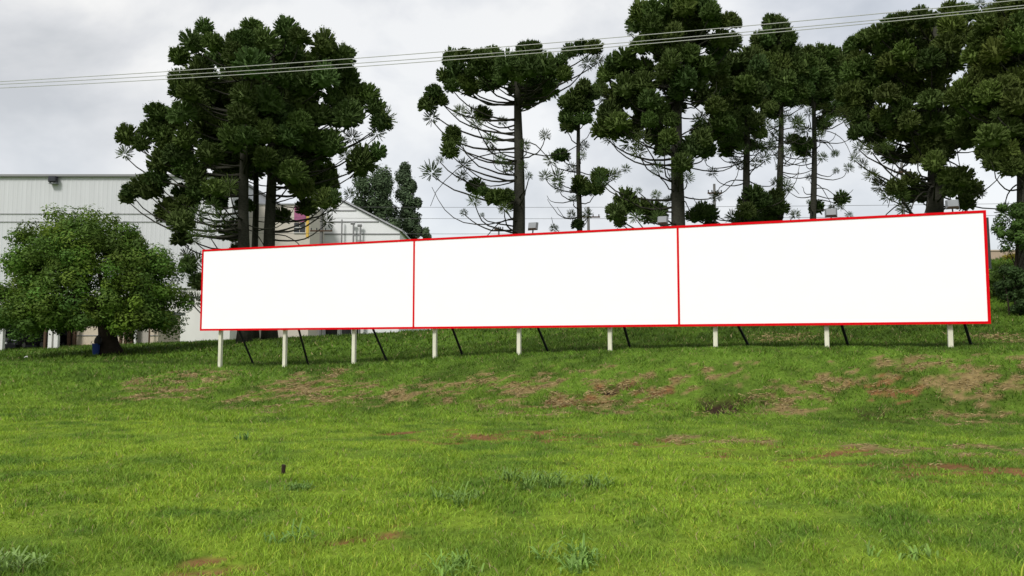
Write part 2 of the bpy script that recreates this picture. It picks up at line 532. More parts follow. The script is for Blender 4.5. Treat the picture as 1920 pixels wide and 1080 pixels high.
# ------------------------------------------------------------------ billboards
def bpt(u, v, z):
    p = BL + BD * u + BN * v
    return np.array([p[0], p[1], z])
BRZ = math.atan2(BD[1], BD[0])
def ustart(px, py):
    return float(np.dot(on_line(px, py)[:2] - BL, BD))
U = [-0.07, ustart(776, 530), ustart(1272, 520), BLEN]
braces = [(478, 670), (580, 662), (728, 657), (870, 664), (1030, 656), (1183, 653), (1407, 648), (1592, 648), (1822, 645)]
LAB = ['blank white billboard with red trim, leftmost and farthest of the three in the row',
       'blank white billboard with red trim, middle one of the three in the row',
       'blank white billboard with red trim, rightmost and nearest of the three in the row']
lamp_px = {0: [], 1: [(1000, 425), (1243, 414)], 2: [(1558, 400), (1785, 384)]}
TW = 0.07
for i in range(3):
    u0, u1 = U[i], U[i + 1]
    uc = (u0 + u1) / 2
    zc = BZ + BH / 2
    o0 = bpt(uc, 0, hz(*bpt(uc, 0, 0)[:2]))
    root = empty('billboard', o0)
    tag(root, LAB[i], 'billboard', 'billboards in a row on the bank')
    def bx(name, ua, ub, va, vb, za, zb_, mat):
        m_ = MB(); m_.box(bpt((ua + ub) / 2, (va + vb) / 2, (za + zb_) / 2), (ub - ua, vb - va, zb_ - za), BRZ)
        return m_.build(name, mat, root, origin=o0)
    bx('panel', u0 + 0.005, u1 - 0.005, 0, 0.05, BZ + 0.02, BZ + BH - 0.02, m_white)
    bx('trim', u0, u1, -0.014, 0.054, BZ - 0.03, BZ + TW - 0.03, m_red)
    bx('trim', u0, u1, -0.014, 0.054, BZ + BH - TW + 0.03, BZ + BH + 0.03, m_red)
    wl = TW if i == 0 else TW * 0.45
    wr = TW if i == 2 else TW * 0.45
    bx('trim', u0, u0 + wl, -0.012, 0.052, BZ + TW - 0.03, BZ + BH - TW + 0.03, m_red)
    bx('trim', u1 - wr, u1, -0.012, 0.052, BZ + TW - 0.03, BZ + BH - TW + 0.03, m_red)
    for zz in (0.35, 1.5, 2.65):
        bx('rear_rail', u0 + 0.1, u1 - 0.1, 0.052, 0.13, BZ + zz - 0.05, BZ + zz + 0.05, m_brace)
    for j in range(3 * i, 3 * i + 3):
        p = PW[j]; pu = float(np.dot(on_line(*POSTS[j], 0.2)[:2] - BL, BD))
        zg = hz(*bpt(pu, 0.2, 0)[:2])
        m_ = MB()
        m_.box(bpt(pu, 0.215, (zg - 0.15 + BZ + BH - 0.1) / 2), (0.125, 0.125, BZ + BH - 0.1 - zg + 0.15), BRZ)
        m_.build('post', m_post, root, origin=o0, bevel=0.012)
        bp_ = cast(*braces[j])
        top = bpt(pu + 0.12, 0.33, BZ + 1.1)
        # the brace leans back from the post and stands on the ground behind
        vb = 1.9 + 0.1 * (j % 2)
        d = ray(*braces[j]); A = BL + BN * vb
        t = np.dot(A, BN) / np.dot(d[:2], BN)
        q = d * t
        foot = np.array([q[0], q[1], hz(q[0], q[1]) - 0.05])
        MB().tube([foot, top], 0.042, 6).build('brace', m_brace, root, origin=o0)
    for (lx, ly) in lamp_px[i]:
        q = on_line(lx, ly, 0.30)
        lu = float(np.dot(q[:2] - BL, BD)); lz = q[2]
        lv = float(np.dot(q[:2] - BL, BN))
        m_ = MB()
        ca = cos(BRZ); sa = sin(BRZ)
        hd = [(-0.17, -0.06, -0.13), (0.17, -0.06, -0.13), (0.17, 0.02, 0.13), (-0.17, 0.02, 0.13)]
        front = [bpt(lu + a, lv + b, lz + c_) for a, b, c_ in hd]
        bk = [bpt(lu + a * 0.75, lv + b - 0.11, lz + c_ * 0.75 + 0.03) for a, b, c_ in hd]
        m_.add(front + bk, [(0, 1, 2, 3), (7, 6, 5, 4), (0, 4, 5, 1), (1, 5, 6, 2), (2, 6, 7, 3), (3, 7, 4, 0)])
        lo = m_.build('floodlight', m_galv, root, origin=o0)
        MB().tube([bpt(lu, 0.16, BZ + BH - 0.35), bpt(lu, 0.20, BZ + BH - 0.05), bpt(lu, lv - 0.03, lz - 0.10)], 0.022, 6).build('arm', m_brace, lo, origin=o0)

# ------------------------------------------------------------------ foliage templates
def tuft_template(ns, m, seed, nl=0.13, nw=0.05, zmin=-0.62, body=0.072, t0=0.35, lmin=0.80, core=0.0):
    """a pompom of foxtail shoots: each a tapered body bristling with needles"""
    r = np.random.default_rng(seed)
    tris = []
    ga = pi * (3 - 5 ** 0.5)
    lob = r.normal(0, 1, (7, 3)); lob /= np.linalg.norm(lob, axis=1)[:, None]
    for k in range(ns):
        z = 1 - (1 - zmin) * (k + 0.5) / ns
        rr = math.sqrt(max(0, 1 - z * z)); th = k * ga + r.uniform(-.3, .3)
        d = np.array([rr * cos(th), rr * sin(th), z]) + r.normal(0, 0.12, 3)
        d /= np.linalg.norm(d)
        ln = r.uniform(lmin, 1.0) * (0.84 + 0.22 * max(0, (lob @ d).max()) ** 3)
        a = np.array([0, 0, 1.0]) if abs(d[2]) < 0.9 else np.array([1.0, 0, 0])
        ex = np.cross(d, a); ex /= np.linalg.norm(ex); ey = np.cross(d, ex)
        bend = np.array([0, 0, 0.12])
        ring = lambda t, rad, sh: [d * t * ln + bend * t * t + rad * (cos(2 * pi * q / 3 + sh) * ex + sin(2 * pi * q / 3 + sh) * ey) for q in range(3)]
        sh = r.uniform(0, 2)
        A, B = ring(t0, body * 0.6, sh), ring(0.92, body * r.uniform(.85, 1.2), sh + .4)
        tip = d * ln + bend
        bt = []
        for q in range(3):
            q2 = (q + 1) % 3
            bt += [(A[q], A[q2], B[q2]), (A[q], B[q2], B[q])]
        tris.append(np.array(bt))
        t = r.uniform(t0 + .12, 1.02, m) ** 0.7
        ph = r.uniform(0, 2 * pi, m)
        rad = np.cos(ph)[:, None] * ex + np.sin(ph)[:, None] * ey
        tang = -np.sin(ph)[:, None] * ex + np.cos(ph)[:, None] * ey
        p = d[None] * (t * ln)[:, None] + bend[None] * (t[:, None] ** 2) + rad * body * 0.5 * (1.2 - t[:, None])
        L_ = nl * r.uniform(0.7, 1.2, m)[:, None]
        tp = p + rad * L_ * 0.9 + d[None] * L_ * 0.5 + np.array([0, 0, .02])
        tris.append(np.stack([p - tang * nw * 0.5, p + tang * nw * 0.5, tp], 1))
    if core:
        # twiggy heart of the tuft: a rough ball the shoots grow from
        nu, nv = 7, 5
        g_ = [[core * r.uniform(.8, 1.15) * np.array([sin(pi * (j + .02) / nv) * cos(2 * pi * i / nu), sin(pi * (j + .02) / nv) * sin(2 * pi * i / nu), cos(pi * j / nv)]) for i in range(nu)] for j in range(nv + 1)]
        ct = []
        for j in range(nv):
            for i in range(nu):
                i2 = (i + 1) % nu
                ct += [(g_[j][i], g_[j + 1][i], g_[j + 1][i2]), (g_[j][i], g_[j + 1][i2], g_[j][i2])]
        tris.append(np.array(ct))
    return np.concatenate(tris).reshape(-1, 3)
TD = [tuft_template(150, 5, s, nl=0.085, nw=0.05, body=0.066, t0=0.45, lmin=0.84, core=0.52) for s in (1, 2, 3, 4)]
TS = [tuft_template(62, 10, s, nl=0.10, nw=0.035, zmin=-0.85, body=0.034, t0=0.3, lmin=.7) for s in (5, 6, 7)]

def rotz(V, a):
    c_, s_ = cos(a), sin(a)
    return np.stack([V[:, 0] * c_ - V[:, 1] * s_, V[:, 0] * s_ + V[:, 1] * c_, V[:, 2]], 1)

def bez(p0, p1, p2, n):
    t = np.linspace(0, 1, n)[:, None]
    return (1 - t) ** 2 * p0 + 2 * t * (1 - t) * p1 + t * t * p2

def araucaria(label, trunk_px, Y, trunk_w, top_py, tufts, crop, scale, back=0.6, seed=0, lean=0.0, dead=5, low_bare=430, crown_half=None, warm=0.0, zlow=None):
    r = np.random.default_rng(seed + 100)
    b = ground_at(trunk_px, Y)
    root = empty('araucaria_tree', b)
    tag(root, label, 'tree', 'araucaria pines behind the billboards')
    top = P(trunk_px + lean, top_py, Y)
    nseg = 12
    zs = np.linspace(-0.3, top[2] - b[2], nseg)
    tw = trunk_w / F * Y / 2
    pts = [np.array([(top[0] - b[0]) * (max(0, q) / (top[2] - b[2])) ** 1.3 + 0.06 * sin(q * 0.5 + seed), 0.06 * sin(q * 0.37 + seed), q]) for q in zs]
    rad = [tw * (1.45 if k == 0 else 1.0) * (1 - 0.72 * (k / (nseg - 1)) ** 1.4) + 0.02 for k in range(nseg)]
    MB().tube(pts, rad, 12).build('trunk', m_bark, root, smooth=True)
    PTS = np.array(pts)
    def axis(z):
        return np.array([np.interp(z, PTS[:, 2], PTS[:, 0]), np.interp(z, PTS[:, 2], PTS[:, 1]), z])
    V, C = [], []
    mpp = Y / F                                   # metres per photo pixel
    items = []
    for t in tufts:
        sp = len(t) > 3
        px, py, rp = crop[0] + t[0] / scale, crop[1] + t[1] / scale, t[2] / scale
        q = P(px, py, Y) - b
        items.append([px, py, q[0], q[2], rp, sp])
    xs = np.array([abs(q[2] - axis(q[3])[0]) for q in items])
    R = crown_half or np.percentile(xs, 92)
    full = []
    for (px, py, x, z, rp, sp) in items:
        ax = axis(z)
        dx = abs(x - ax[0])
        dep = math.sqrt(max(0.0, (R * 0.95) ** 2 - dx * dx))
        y = -r.uniform(0.12, 0.75) * dep if r.random() < (0.85 if dx < 1.3 else 0.6) else r.uniform(-0.1, 0.6) * dep
        rr = rp * (Y + y) / F
        q = P(px, py, Y + y) - b
        full.append((q, rr, sp, True))
        if r.random() < back and not sp:
            full.append((np.array([ax[0] + (x - ax[0]) * r.uniform(0.3, 0.85), r.uniform(0.25, 0.8) * R, z + r.uniform(-.5, .0)]), rr * 1.0, sp, r.random() < 0.3))
    tone = np.array([0.072, 0.112, 0.028]) * (1 + np.array([warm, 0.2 * warm, -0.3 * warm]))
    for kk, (p, rr, sp, limb) in enumerate(full):
        tm = (TS if sp else TD)[r.integers(0, 3 if sp else 4)]
        s3 = np.array([rr, rr, rr]) * (1.15 if sp else 1.32) * r.uniform(0.92, 1.10, 3)
        vv = rotz(tm * s3, r.uniform(0, 2 * pi)) + p
        ax = axis(p[2])
        outward = p - ax; outward[2] = 0
        dist = np.linalg.norm(outward)
        V.append(vv)
        nT = len(vv) // 3
        c_ = tone * r.uniform(0.72, 1.35) * np.array([r.uniform(.9, 1.15), 1, r.uniform(.85, 1.15)])
        cc = c_[None] * r.uniform(0.82, 1.2, nT)[:, None]
        C.append(np.repeat(cc, 3, 0))
        if limb:
            zt = max(1.0, min(p[2] - 0.30 * dist - r.uniform(0.0, .5), top[2] - b[2] - 0.6))
            p0 = axis(zt)
            p1 = p0 + outward * 0.62 + np.array([0, 0, -0.10 * dist * r.uniform(0.2, 1.4)])
            p2 = p + np.array([0, 0, -0.25 * rr])
            cur = bez(p0, p1, p2, 8)
            cur = cur + np.cumsum(r.normal(0, .05, cur.shape), 0) * np.sin(np.linspace(0, pi, 8))[:, None]
            r0 = 0.030 + 0.010 * dist
            MB().tube(list(cur), list(np.linspace(r0, 0.026, 8)), 5).build('limb', m_bark, root, smooth=True)
    # thin bare limbs that curl up at their ends
    for k in range(dead):
        zt = r.uniform(0.34, 0.70) * (top[2] - b[2])
        a = r.uniform(0, 2 * pi)
        ln = r.uniform(0.55, 1.25) * max(R, 2.6)
        o_ = np.array([cos(a), 0.5 * sin(a), 0]) * ln
        p0 = axis(zt)
        if r.random() < 0.72:
            cur = bez(p0, p0 + o_ * 0.75 + np.array([0, 0, -0.30 * ln]), p0 + o_ + np.array([0, 0, r.uniform(0.05, 0.55) * ln]), 9)
        else:
            cur = bez(p0, p0 + o_ * 0.7 + np.array([0, 0, 0.10 * ln]), p0 + o_ * 1.0 + np.array([0, 0, -r.uniform(0.4, 0.8) * ln]), 9)
        cur = cur + np.cumsum(r.normal(0, .06, cur.shape), 0) * np.linspace(0, 1, 9)[:, None]
        MB().tube(list(cur), list(np.linspace(0.042, 0.016, 9)), 5).build('limb', m_bark, root, smooth=True)
        if r.random() < 0.55:
            rr = r.uniform(.3, .55)
            vv = rotz(TS[r.integers(0, 3)] * rr, r.uniform(0, 6)) + cur[-1]
            V.append(vv)
            C.append(np.repeat(tone[None] * r.uniform(.7, 1.2, (len(vv) // 3, 1)), 3, 0))
    V = np.concatenate(V); C = np.concatenate(C)
    tri_mesh('crown', V, np.arange(len(V)).reshape(-1, 3), C, m_needle, root)
    return root

def pt(txt):
    """'x,y,r' triples, a trailing s for a thin open tuft"""
    res = []
    for w_ in txt.split():
        sp = w_.endswith('s'); a = [float(q) for q in w_.rstrip('s').split(',')]
        res.append(tuple(a) + ((1,) if sp else ()))
    return res

LEFT = pt("""430,80,40 380,150,55 320,210,45 470,150,50 500,215,55 580,150,60 640,80,45 690,150,70 790,90,55 850,120,45 800,180,60 960,160,60 1040,210,55 940,230,60 1050,290,55
560,190,45 420,250,50 400,300,60 320,310,45 320,360,45 450,320,55 640,250,70 600,310,60 690,310,60 780,300,55 880,340,70 960,300,60 540,380,70 430,370,60 370,370,50 700,410,75 860,400,70
1070,330,50 1000,390,50 1080,400,60 1150,380,50 1180,430,45 1220,480,55s 1210,500,45 1060,470,65 1190,540,45s 230,460,55 330,460,60 280,500,55 200,530,50 90,560,50 80,630,45s 150,590,40 250,560,50 400,450,60
480,440,55 600,450,55 620,500,55 780,470,60 850,500,55 940,470,55 430,520,60 350,570,55 270,620,60 560,580,65 480,560,50 700,550,60 650,600,50 800,560,55 900,580,65 980,600,70 930,640,60
860,640,50 1080,560,45s 1050,640,40s 1120,680,70 1190,630,40 240,680,60 350,700,65 390,740,55 300,640,50 550,660,60 450,640,55 760,680,70 700,660,50 820,720,60 180,790,65 110,800,45 90,830,30
220,750,50 480,790,50 540,780,50s 400,800,45 880,720,45 860,790,55 960,840,50 1000,830,35 770,910,40 970,930,35s 280,900,60 340,870,50 330,940,55 400,900,50s 470,860,45s 500,920,50s 450,980,40s 380,1000,40s 1070,810,35s""")
CL, SL = (200, 20), 2.348
la, lb, lc = [], [], []
for k, t in enumerate(LEFT):
    if 470 < t[0] < 780 and k % 4 == 0: lc.append(t)
    elif t[0] < 600 or (t[0] < 690 and k % 2): la.append(t)
    else: lb.append(t)
lc += pt("600,200,60 680,220,60 560,300,60 720,340,60 640,420,60 560,500,60 720,480,60")
la += pt("352,1080,40s 387,1174,40s 364,1268,36s 400,1100,45s 330,1010,45 410,1200,45 395,1280,40s 360,1130,40 600,130,45 590,230,55 610,380,55 590,470,55 560,540,50 620,560,45 600,640,40")
araucaria('large dark araucaria left of the gabled building, leftmost trunk of the close clump', 457, 48, 24, 95, la, CL, SL, 0.75, 1, dead=5, crown_half=5.2)
araucaria('large dark araucaria with its thick trunk on the right of the close clump', 503, 50, 24, 70, lb, CL, SL, 0.75, 2, lean=10, dead=7, crown_half=5.2)
araucaria('slim araucaria between the two thick trunks of the close clump', 477, 53.5, 13, 90, lc, CL, SL, 0.5, 3, dead=3, crown_half=2.5)

T2 = pt("""230,170,55 290,150,45 370,160,50 430,150,50 600,130,60 640,110,40 560,180,50 500,190,60 420,220,60 340,210,50 250,230,55 190,250,40 300,280,50 320,310,45 230,300,40 690,200,60 740,220,50 620,210,60
560,240,55 480,250,60 420,280,50 700,270,55 640,290,50 720,320,40 780,240,40 140,330,45 110,390,45 130,450,50s 180,370,35 270,420,40s 330,430,45s 350,480,40s 230,560,50 220,620,45 280,570,35s 240,530,40
130,720,60s 170,660,25s 290,680,40s 280,740,35s 420,560,40s 470,660,40s 510,700,40s 350,800,45 340,860,40s 390,820,30 450,850,50 500,840,40 490,900,40s 290,920,25s 380,930,15s 480,470,30s 590,590,35s 610,740,25s
810,130,40 870,110,45 930,110,45 900,180,50s 950,170,40s 770,170,35 690,540,35s 580,690,30s""")
araucaria('flat topped araucaria standing alone behind the middle billboard, limbs like a candelabra', 972, 45, 27, 100, T2, (760, 50), 2.633, 0.35, 4, dead=9)
T3 = pt("""880,310,45 830,360,50 790,380,40 860,390,45 900,400,40 800,450,45 790,500,35s 880,460,40 920,340,40 960,310,40 980,350,40s 770,640,40 720,660,45s 750,740,45s 820,700,35s 760,800,30s 690,740,35s
960,740,45 1010,740,45s 940,800,45 890,810,40 860,770,35 1040,730,30s 830,850,25s 870,640,30s 880,590,35s 820,930,30s 900,930,35s 850,980,30""")
araucaria('thin young araucaria with sparse tufts right of the candelabra shaped one', 1086, 54, 12, 160, T3, (760, 50), 2.633, 0.25, 5, dead=9)
T4 = pt("""200,70,55 260,60,50 330,40,55 400,40,55 480,40,55 520,60,45 180,120,45 250,130,55 330,130,55 400,110,60 480,110,60 540,110,45 600,100,40 640,110,30 150,150,25s 200,220,50 260,200,45 350,160,45 360,240,55 340,290,50
420,260,50 520,200,45 570,190,45 620,200,50 550,250,45 130,280,55 80,310,50 40,350,45 10,410,40s 160,330,60 220,320,50 210,390,60 130,410,60 90,460,60 170,470,55 240,470,50 50,530,60 100,570,55 20,600,50 60,640,40s 160,610,50
150,660,60s 210,640,50s 190,700,45s 280,500,50 290,540,50 270,560,40 340,560,40 330,640,45 310,690,40s 400,370,60 380,430,55 460,380,60 490,310,55 540,340,60 560,390,45 490,450,55 540,500,50 470,560,45s 560,570,50 600,590,45
530,620,50 480,650,50 430,690,55 500,700,45 390,760,50 370,800,40s 410,820,40s 280,780,40s 300,340,40 240,560,40 130,940,60 90,990,50 200,960,45 180,1000,45s 270,900,30s 280,1000,40s 190,880,20s 70,970,30 10,800,35s 20,840,35s""")
araucaria('tallest araucaria, its flat top at the frame edge, above the joint of two billboards', 1272, 42, 29, 12, T4, (1120, 0), 2.4545, 0.5, 6, dead=13)
T5 = pt("""640,290,50 700,280,55 740,310,45 660,350,55 720,370,55 680,400,45 620,400,40 760,350,35 620,460,35 640,520,40 640,560,40 580,500,40 630,640,45 590,650,40 690,520,30 730,560,40 750,620,35 740,680,40s 770,730,40s
730,750,35s 720,900,45 760,930,40 690,980,45 660,960,30s 480,980,45 450,1000,40 520,980,35s 620,1000,40s
600,330,45 590,280,45 560,440,45 590,420,40 650,470,40 700,450,40 740,430,40 760,420,35 640,600,35 700,620,35s 670,690,35s 660,760,30s 600,560,45 570,620,40s 760,680,35s 630,740,30s""")
araucaria('straight trunked araucaria with a small round crown right of the tallest one', 1403, 47, 17, 110, T5, (1120, 0), 2.4545, 1.0, 7, dead=18)
T6 = pt("""800,110,40 830,100,30 840,150,50 780,190,50 740,190,40 880,190,40 900,170,30s 930,215,20s 830,260,50 880,260,50 790,290,50 900,300,45 850,320,55 800,350,45 920,330,45 870,380,50 800,400,40 920,370,40 800,500,35
760,550,30s 780,580,30s 900,420,35 880,630,25s 820,910,40 840,960,40 790,990,40 860,970,30s
860,440,40 830,460,35s 900,470,35s 940,430,40 950,480,35s 760,480,35 870,540,30s 930,560,35s 820,620,30s 800,680,30s 890,700,30s 870,860,35s 910,990,30s 740,1000,40 960,300,45 970,360,45 960,420,40 730,250,40""")
araucaria('slender araucaria with a pointed two tier crown behind the right billboard', 1465, 53, 14, 60, T6, (1120, 0), 2.4545, 1.0, 8, dead=20)
T7 = pt("""40,260,45 90,260,45 130,250,40 20,310,40 70,320,50 130,320,50 170,300,40 100,370,50 160,370,45 50,380,40 -30,270,45 -40,330,45 -20,380,35 20,420,35 20,670,35 190,920,35 40,930,15s -30,650,35
60,450,35s 110,420,40 150,430,40 190,420,40 0,460,35s 40,520,30s 110,500,35s 160,480,35s 200,380,40 210,330,40 -20,560,35s 30,600,30s 130,560,35s 200,260,40 220,300,40 170,540,35s 90,620,30s 200,480,40 230,520,40""")
araucaria('lower slim araucaria with a flat crown between the slender and the broad one', 1528, 56, 13, 105, T7, (1500, 0), 2.4545, 1.0, 9, dead=20)
T8 = pt("""250,210,45 300,180,45 360,160,50 330,220,40 420,120,45 470,100,45 550,80,45 520,140,55 590,100,45 690,60,45 740,60,45 780,70,40 640,150,60 700,130,60 600,190,60 480,190,55 420,190,50 540,250,60 480,250,55 390,240,50
350,300,50 420,300,60 300,300,45 260,280,45 230,340,50 300,370,50 360,360,55 440,370,55 520,340,60 600,280,55 680,220,65 750,170,55 700,300,55 640,370,50 560,420,60 480,450,60 400,440,55 320,430,50 250,420,45 200,440,40
600,470,55 660,440,50 470,510,55 420,570,50 500,570,50 370,540,45 460,620,50 350,640,45 330,690,40s 260,540,40 250,620,35 290,760,30s 330,810,40s 370,860,45s 440,870,45 470,900,45s 480,960,45s 510,830,40 620,580,65 690,560,65
740,600,60 640,640,65 700,650,60 760,660,45 690,820,50 740,830,55 780,880,50 700,880,45 760,940,40 830,890,35s 620,760,50 660,710,50 250,480,40 230,560,35s 270,680,35s 200,520,35s 300,600,40 290,490,45 310,560,40s 400,680,40s 430,740,35s 560,680,45 540,740,40s 250,730,30s""")
araucaria('broad dense araucaria with a thick trunk behind the right end of the billboards', 1758, 38, 34, 50, T8, (1500, 0), 2.4545, 0.5, 10, dead=18, warm=0.1)
T9 = pt("""860,110,55 830,200,60 800,260,50 880,180,65 900,250,65 850,320,65 940,160,60 1010,130,60 1000,200,70 960,280,65 750,430,55 720,460,50 800,400,65 790,490,60 860,440,60 850,540,60 930,420,65 990,390,70 950,470,65 1010,480,75
910,530,40s 960,600,60 880,640,65 860,700,55 940,700,65 1000,650,65 900,760,45 970,780,50 1020,760,50 1080,150,70 1100,300,70 1090,450,70 1080,600,70 1120,700,60 1060,30,60 1150,380,60 830,20,30s 870,40,30s 920,20,45s
970,30,50s 1010,40,50 1030,10,50 950,-30,50 1050,-60,60 1200,200,70 1210,330,65 1190,560,65 1180,680,60 1130,60,60""")
araucaria('near dense araucaria cut by the right edge of the frame', 1923, 33, 22, -40, T9, (1500, 0), 2.4545, 0.5, 12, dead=4, warm=0.15)

# ------------------------------------------------------------------ leafy trees and shrubs
def leaf_cloud(r, centres, radii, n, size, squash=0.85, droop=0.0):
    """leaf quads (two triangles) spread through clumps"""
    k = r.integers(0, len(centres), n)
    d = r.normal(0, 1, (n, 3)); d /= np.linalg.norm(d, axis=1)[:, None]
    rad = radii[k] * r.uniform(0.35, 1.08, n) ** 0.6
    p = centres[k] + d * rad[:, None] * np.array([1, 1, squash])
    if droop:
        p[:, 2] -= droop * np.abs(r.normal(0, 1, n)) * radii[k]
    a = r.normal(0, 1, (n, 3)); a[:, 2] *= 0.5; a /= np.linalg.norm(a, axis=1)[:, None]
    nrm = d + r.normal(0, .28, (n, 3)) + np.array([0, 0, .35]); nrm /= np.linalg.norm(nrm, axis=1)[:, None]
    b_ = np.cross(nrm, a); b_ /= np.linalg.norm(b_, axis=1)[:, None] + 1e-9
    a = np.cross(b_, nrm)
    s = size * r.uniform(0.6, 1.35, n)[:, None]
    V = np.stack([p - a * s, p + b_ * s * 0.45, p + a * s, p - b_ * s * 0.45], 1).reshape(-1, 3)
    q = (4 * np.arange(n))[:, None] + np.array([[0, 1, 2, 3]])
    return V, q, k

# round tree on the left
def round_tree():
    r = np.random.default_rng(77)
    Yt = 42.0
    b = ground_at(203, Yt)
    root = empty('broadleaf_tree', b)
    tag(root, 'round bright green leafy tree with a low drooping crown and dark trunk', 'tree')
    mpp = Yt / F
    c0 = P(167, 520, Yt) - b
    zt = (P(172, 380, Yt) - b)[2]
    Rx, Ry = 172 * mpp, 4.2
    zlow = (P(172, 612, Yt) - b)[2]
    cen, rad = [], []
    for i in range(430):
        th = r.uniform(0, 2 * pi); el = math.asin(r.uniform(-0.05, 1))
        s = r.uniform(0.70, 1.0)
        nz_ = 1 + 0.07 * sin(3 * th + 1) + 0.05 * sin(7 * th)
        x = c0[0] + Rx * cos(th) * cos(el) ** 0.8 * s * nz_ * 0.92
        y = Ry * sin(th) * cos(el) ** 0.8 * s
        z = zlow + 0.35 + (zt - zlow - 0.75) * sin(max(el, 0)) ** 0.9 * s + r.uniform(-.25, .2)
        if x > c0[0] + 2.6: z -= 0.1
        cen.append((x, y, z)); rad.append(r.uniform(0.45, 0.75))
    for i in range(120):                        # hanging skirts and inner foliage
        th = r.uniform(0, 2 * pi); s = r.uniform(0.35, 0.98)
        x = c0[0] + Rx * cos(th) * s * 0.95; y = Ry * sin(th) * s
        skirt = 0.55 * (0.5 + 0.5 * sin(5 * th)) if s > .7 else 0.0
        cen.append((x, y, zlow + r.uniform(-.1, 1.3) - skirt + 0.25)); rad.append(r.uniform(0.35, 0.6))
    cen = np.array(cen); rad = np.array(rad)
    V, Q_, k_ = leaf_cloud(r, cen, rad, 120000, 0.086, 0.85, 0.22)
    tones = r.uniform(0.65, 1.35, len(cen))[:, None] * np.stack([r.uniform(.85, 1.25, len(cen)), np.ones(len(cen)), r.uniform(.7, 1.2, len(cen))], 1)
    C = np.array([0.086, 0.156, 0.022]) * tones[k_] * r.uniform(0.82, 1.18, (len(k_), 1))
    tri_mesh('crown', V, Q_, np.repeat(C, 4, 0), m_leaf, root)
    tp = [(0.15, 0, -.2), (0.0, 0, .5), (-0.12, 0.05, 1.2), (-0.25, 0, 2.0), (-0.5, .1, 3.0)]
    MB().tube(tp, [.75, .52, .42, .38, .22], 12).build('trunk', m_bark2, root, smooth=True)
    for q in ((-2.6, -.8, 3.6), (1.6, .6, 4.2), (-1.5, 1.6, 4.4), (2.6, -1.0, 3.4), (-3.6, .4, 3.2), (.4, -1.8, 4.0)):
        q = np.array(q)
        MB().tube(list(bez(np.array([-.18, 0, 1.7]), np.array([q[0] * .35, q[1] * .35, 2.7]), q, 7)), list(np.linspace(.2, .05, 7)), 7).build('limb', m_bark2, root, smooth=True)
round_tree()

def leafy(name, label, group, base, blobs, Y, n, size, tone, trunk_r, seed, stems=1, spread=0.5, droop=0.0, squash=.9, cat='tree'):
    """blobs in photo pixels (x, y, r); depth spread within the crown"""
    r = np.random.default_rng(seed)
    root = empty(name, base)
    tag(root, label, cat, group)
    cen, rad = [], []
    for (px, py, rp) in blobs:
        q = P(px, py, Y) - base
        rr = rp * Y / F
        for kk in range(3):
            cen.append((q[0] + r.uniform(-.3, .3) * rr, r.uniform(-spread, spread), q[2] + r.uniform(-.3, .3) * rr)); rad.append(rr * r.uniform(.55, .85))
    cen = np.array(cen); rad = np.array(rad)
    V, Q_, k_ = leaf_cloud(r, cen, rad, n, size, squash, droop)
    tones = r.uniform(0.7, 1.35, len(cen))[:, None]
    C = np.array(tone) * tones[k_] * r.uniform(0.6, 1.4, (len(k_), 1))
    tri_mesh('crown', V, Q_, np.repeat(C, 4, 0), m_leaf, root)
    zmax = cen[:, 2].max()
    xm = cen[:, 0].mean()
    for s in range(stems):
        off = (s - (stems - 1) / 2) * trunk_r * 4
        cur = bez(np.array([off, 0, -.2]), np.array([off * 1.5, 0, zmax * .45]), np.array([xm + off * 4, 0, zmax * .85]), 7)
        MB().tube(list(cur), list(np.linspace(trunk_r, trunk_r * .3, 7)), 8).build('trunk', m_bark2, root, smooth=True)
    for s in range(0, len(cen), 4):
        p0 = np.array([xm * .5, 0, max(.3, cen[s][2] * .55)])
        MB().tube(list(bez(p0, (p0 + cen[s]) / 2 + np.array([0, 0, .1]), cen[s], 5)), list(np.linspace(trunk_r * .4, trunk_r * .12, 5)), 5).build('limb', m_bark2, root, smooth=True)
    return root

EG = 'eucalyptus trees behind the gabled building'
leafy('eucalyptus_tree', 'wide dark green eucalyptus directly behind the gable roof slope', EG, ground_at(700, 98),
      [(708, 325, 26), (690, 345, 28), (722, 350, 26), (700, 375, 34), (680, 390, 22), (728, 385, 26), (715, 410, 30), (740, 420, 22), (690, 415, 26), (700, 445, 30), (735, 450, 26)], 98, 17000, 0.20, (0.066, 0.100, 0.045), 0.45, 201, spread=2.5, droop=.35, squash=1.1)
leafy('eucalyptus_tree', 'tall narrow eucalyptus standing free right of the gabled building', EG, ground_at(766, 102),
      [(761, 315, 14), (758, 332, 20), (768, 345, 16), (762, 360, 20), (775, 350, 12), (770, 378, 20), (782, 380, 12), (760, 395, 16), (775, 405, 16), (765, 425, 18), (785, 432, 14), (797, 437, 10), (770, 445, 20), (750, 445, 14)], 102, 13000, 0.19, (0.076, 0.112, 0.055), 0.4, 202, spread=1.8, droop=.35, squash=1.1)
leafy('small_tree', 'young leafy tree at the right edge beyond the last billboard', None, ground_at(1908, 31),
      [(1895, 385, 14), (1890, 405, 18), (1910, 400, 20), (1885, 425, 16), (1905, 430, 24), (1890, 450, 18), (1915, 455, 22), (1875, 440, 10), (1930, 420, 30), (1950, 450, 30), (1935, 390, 22), (1960, 410, 30)], 31, 9500, 0.055, (0.062, 0.115, 0.022), 0.07, 203, stems=1, spread=.7)
SG = 'shrubs at the foot of the right edge tree'
leafy('shrub', 'dark leafy shrub under the young tree at the right edge', SG, ground_at(1905, 30),
      [(1895, 505, 18), (1910, 520, 24), (1890, 535, 18), (1905, 555, 22), (1920, 545, 24), (1900, 575, 16), (1925, 580, 22), (1940, 520, 26), (1950, 570, 26)], 30, 9000, 0.055, (0.036, 0.066, 0.018), 0.04, 204, stems=3, spread=.6, cat='shrub')
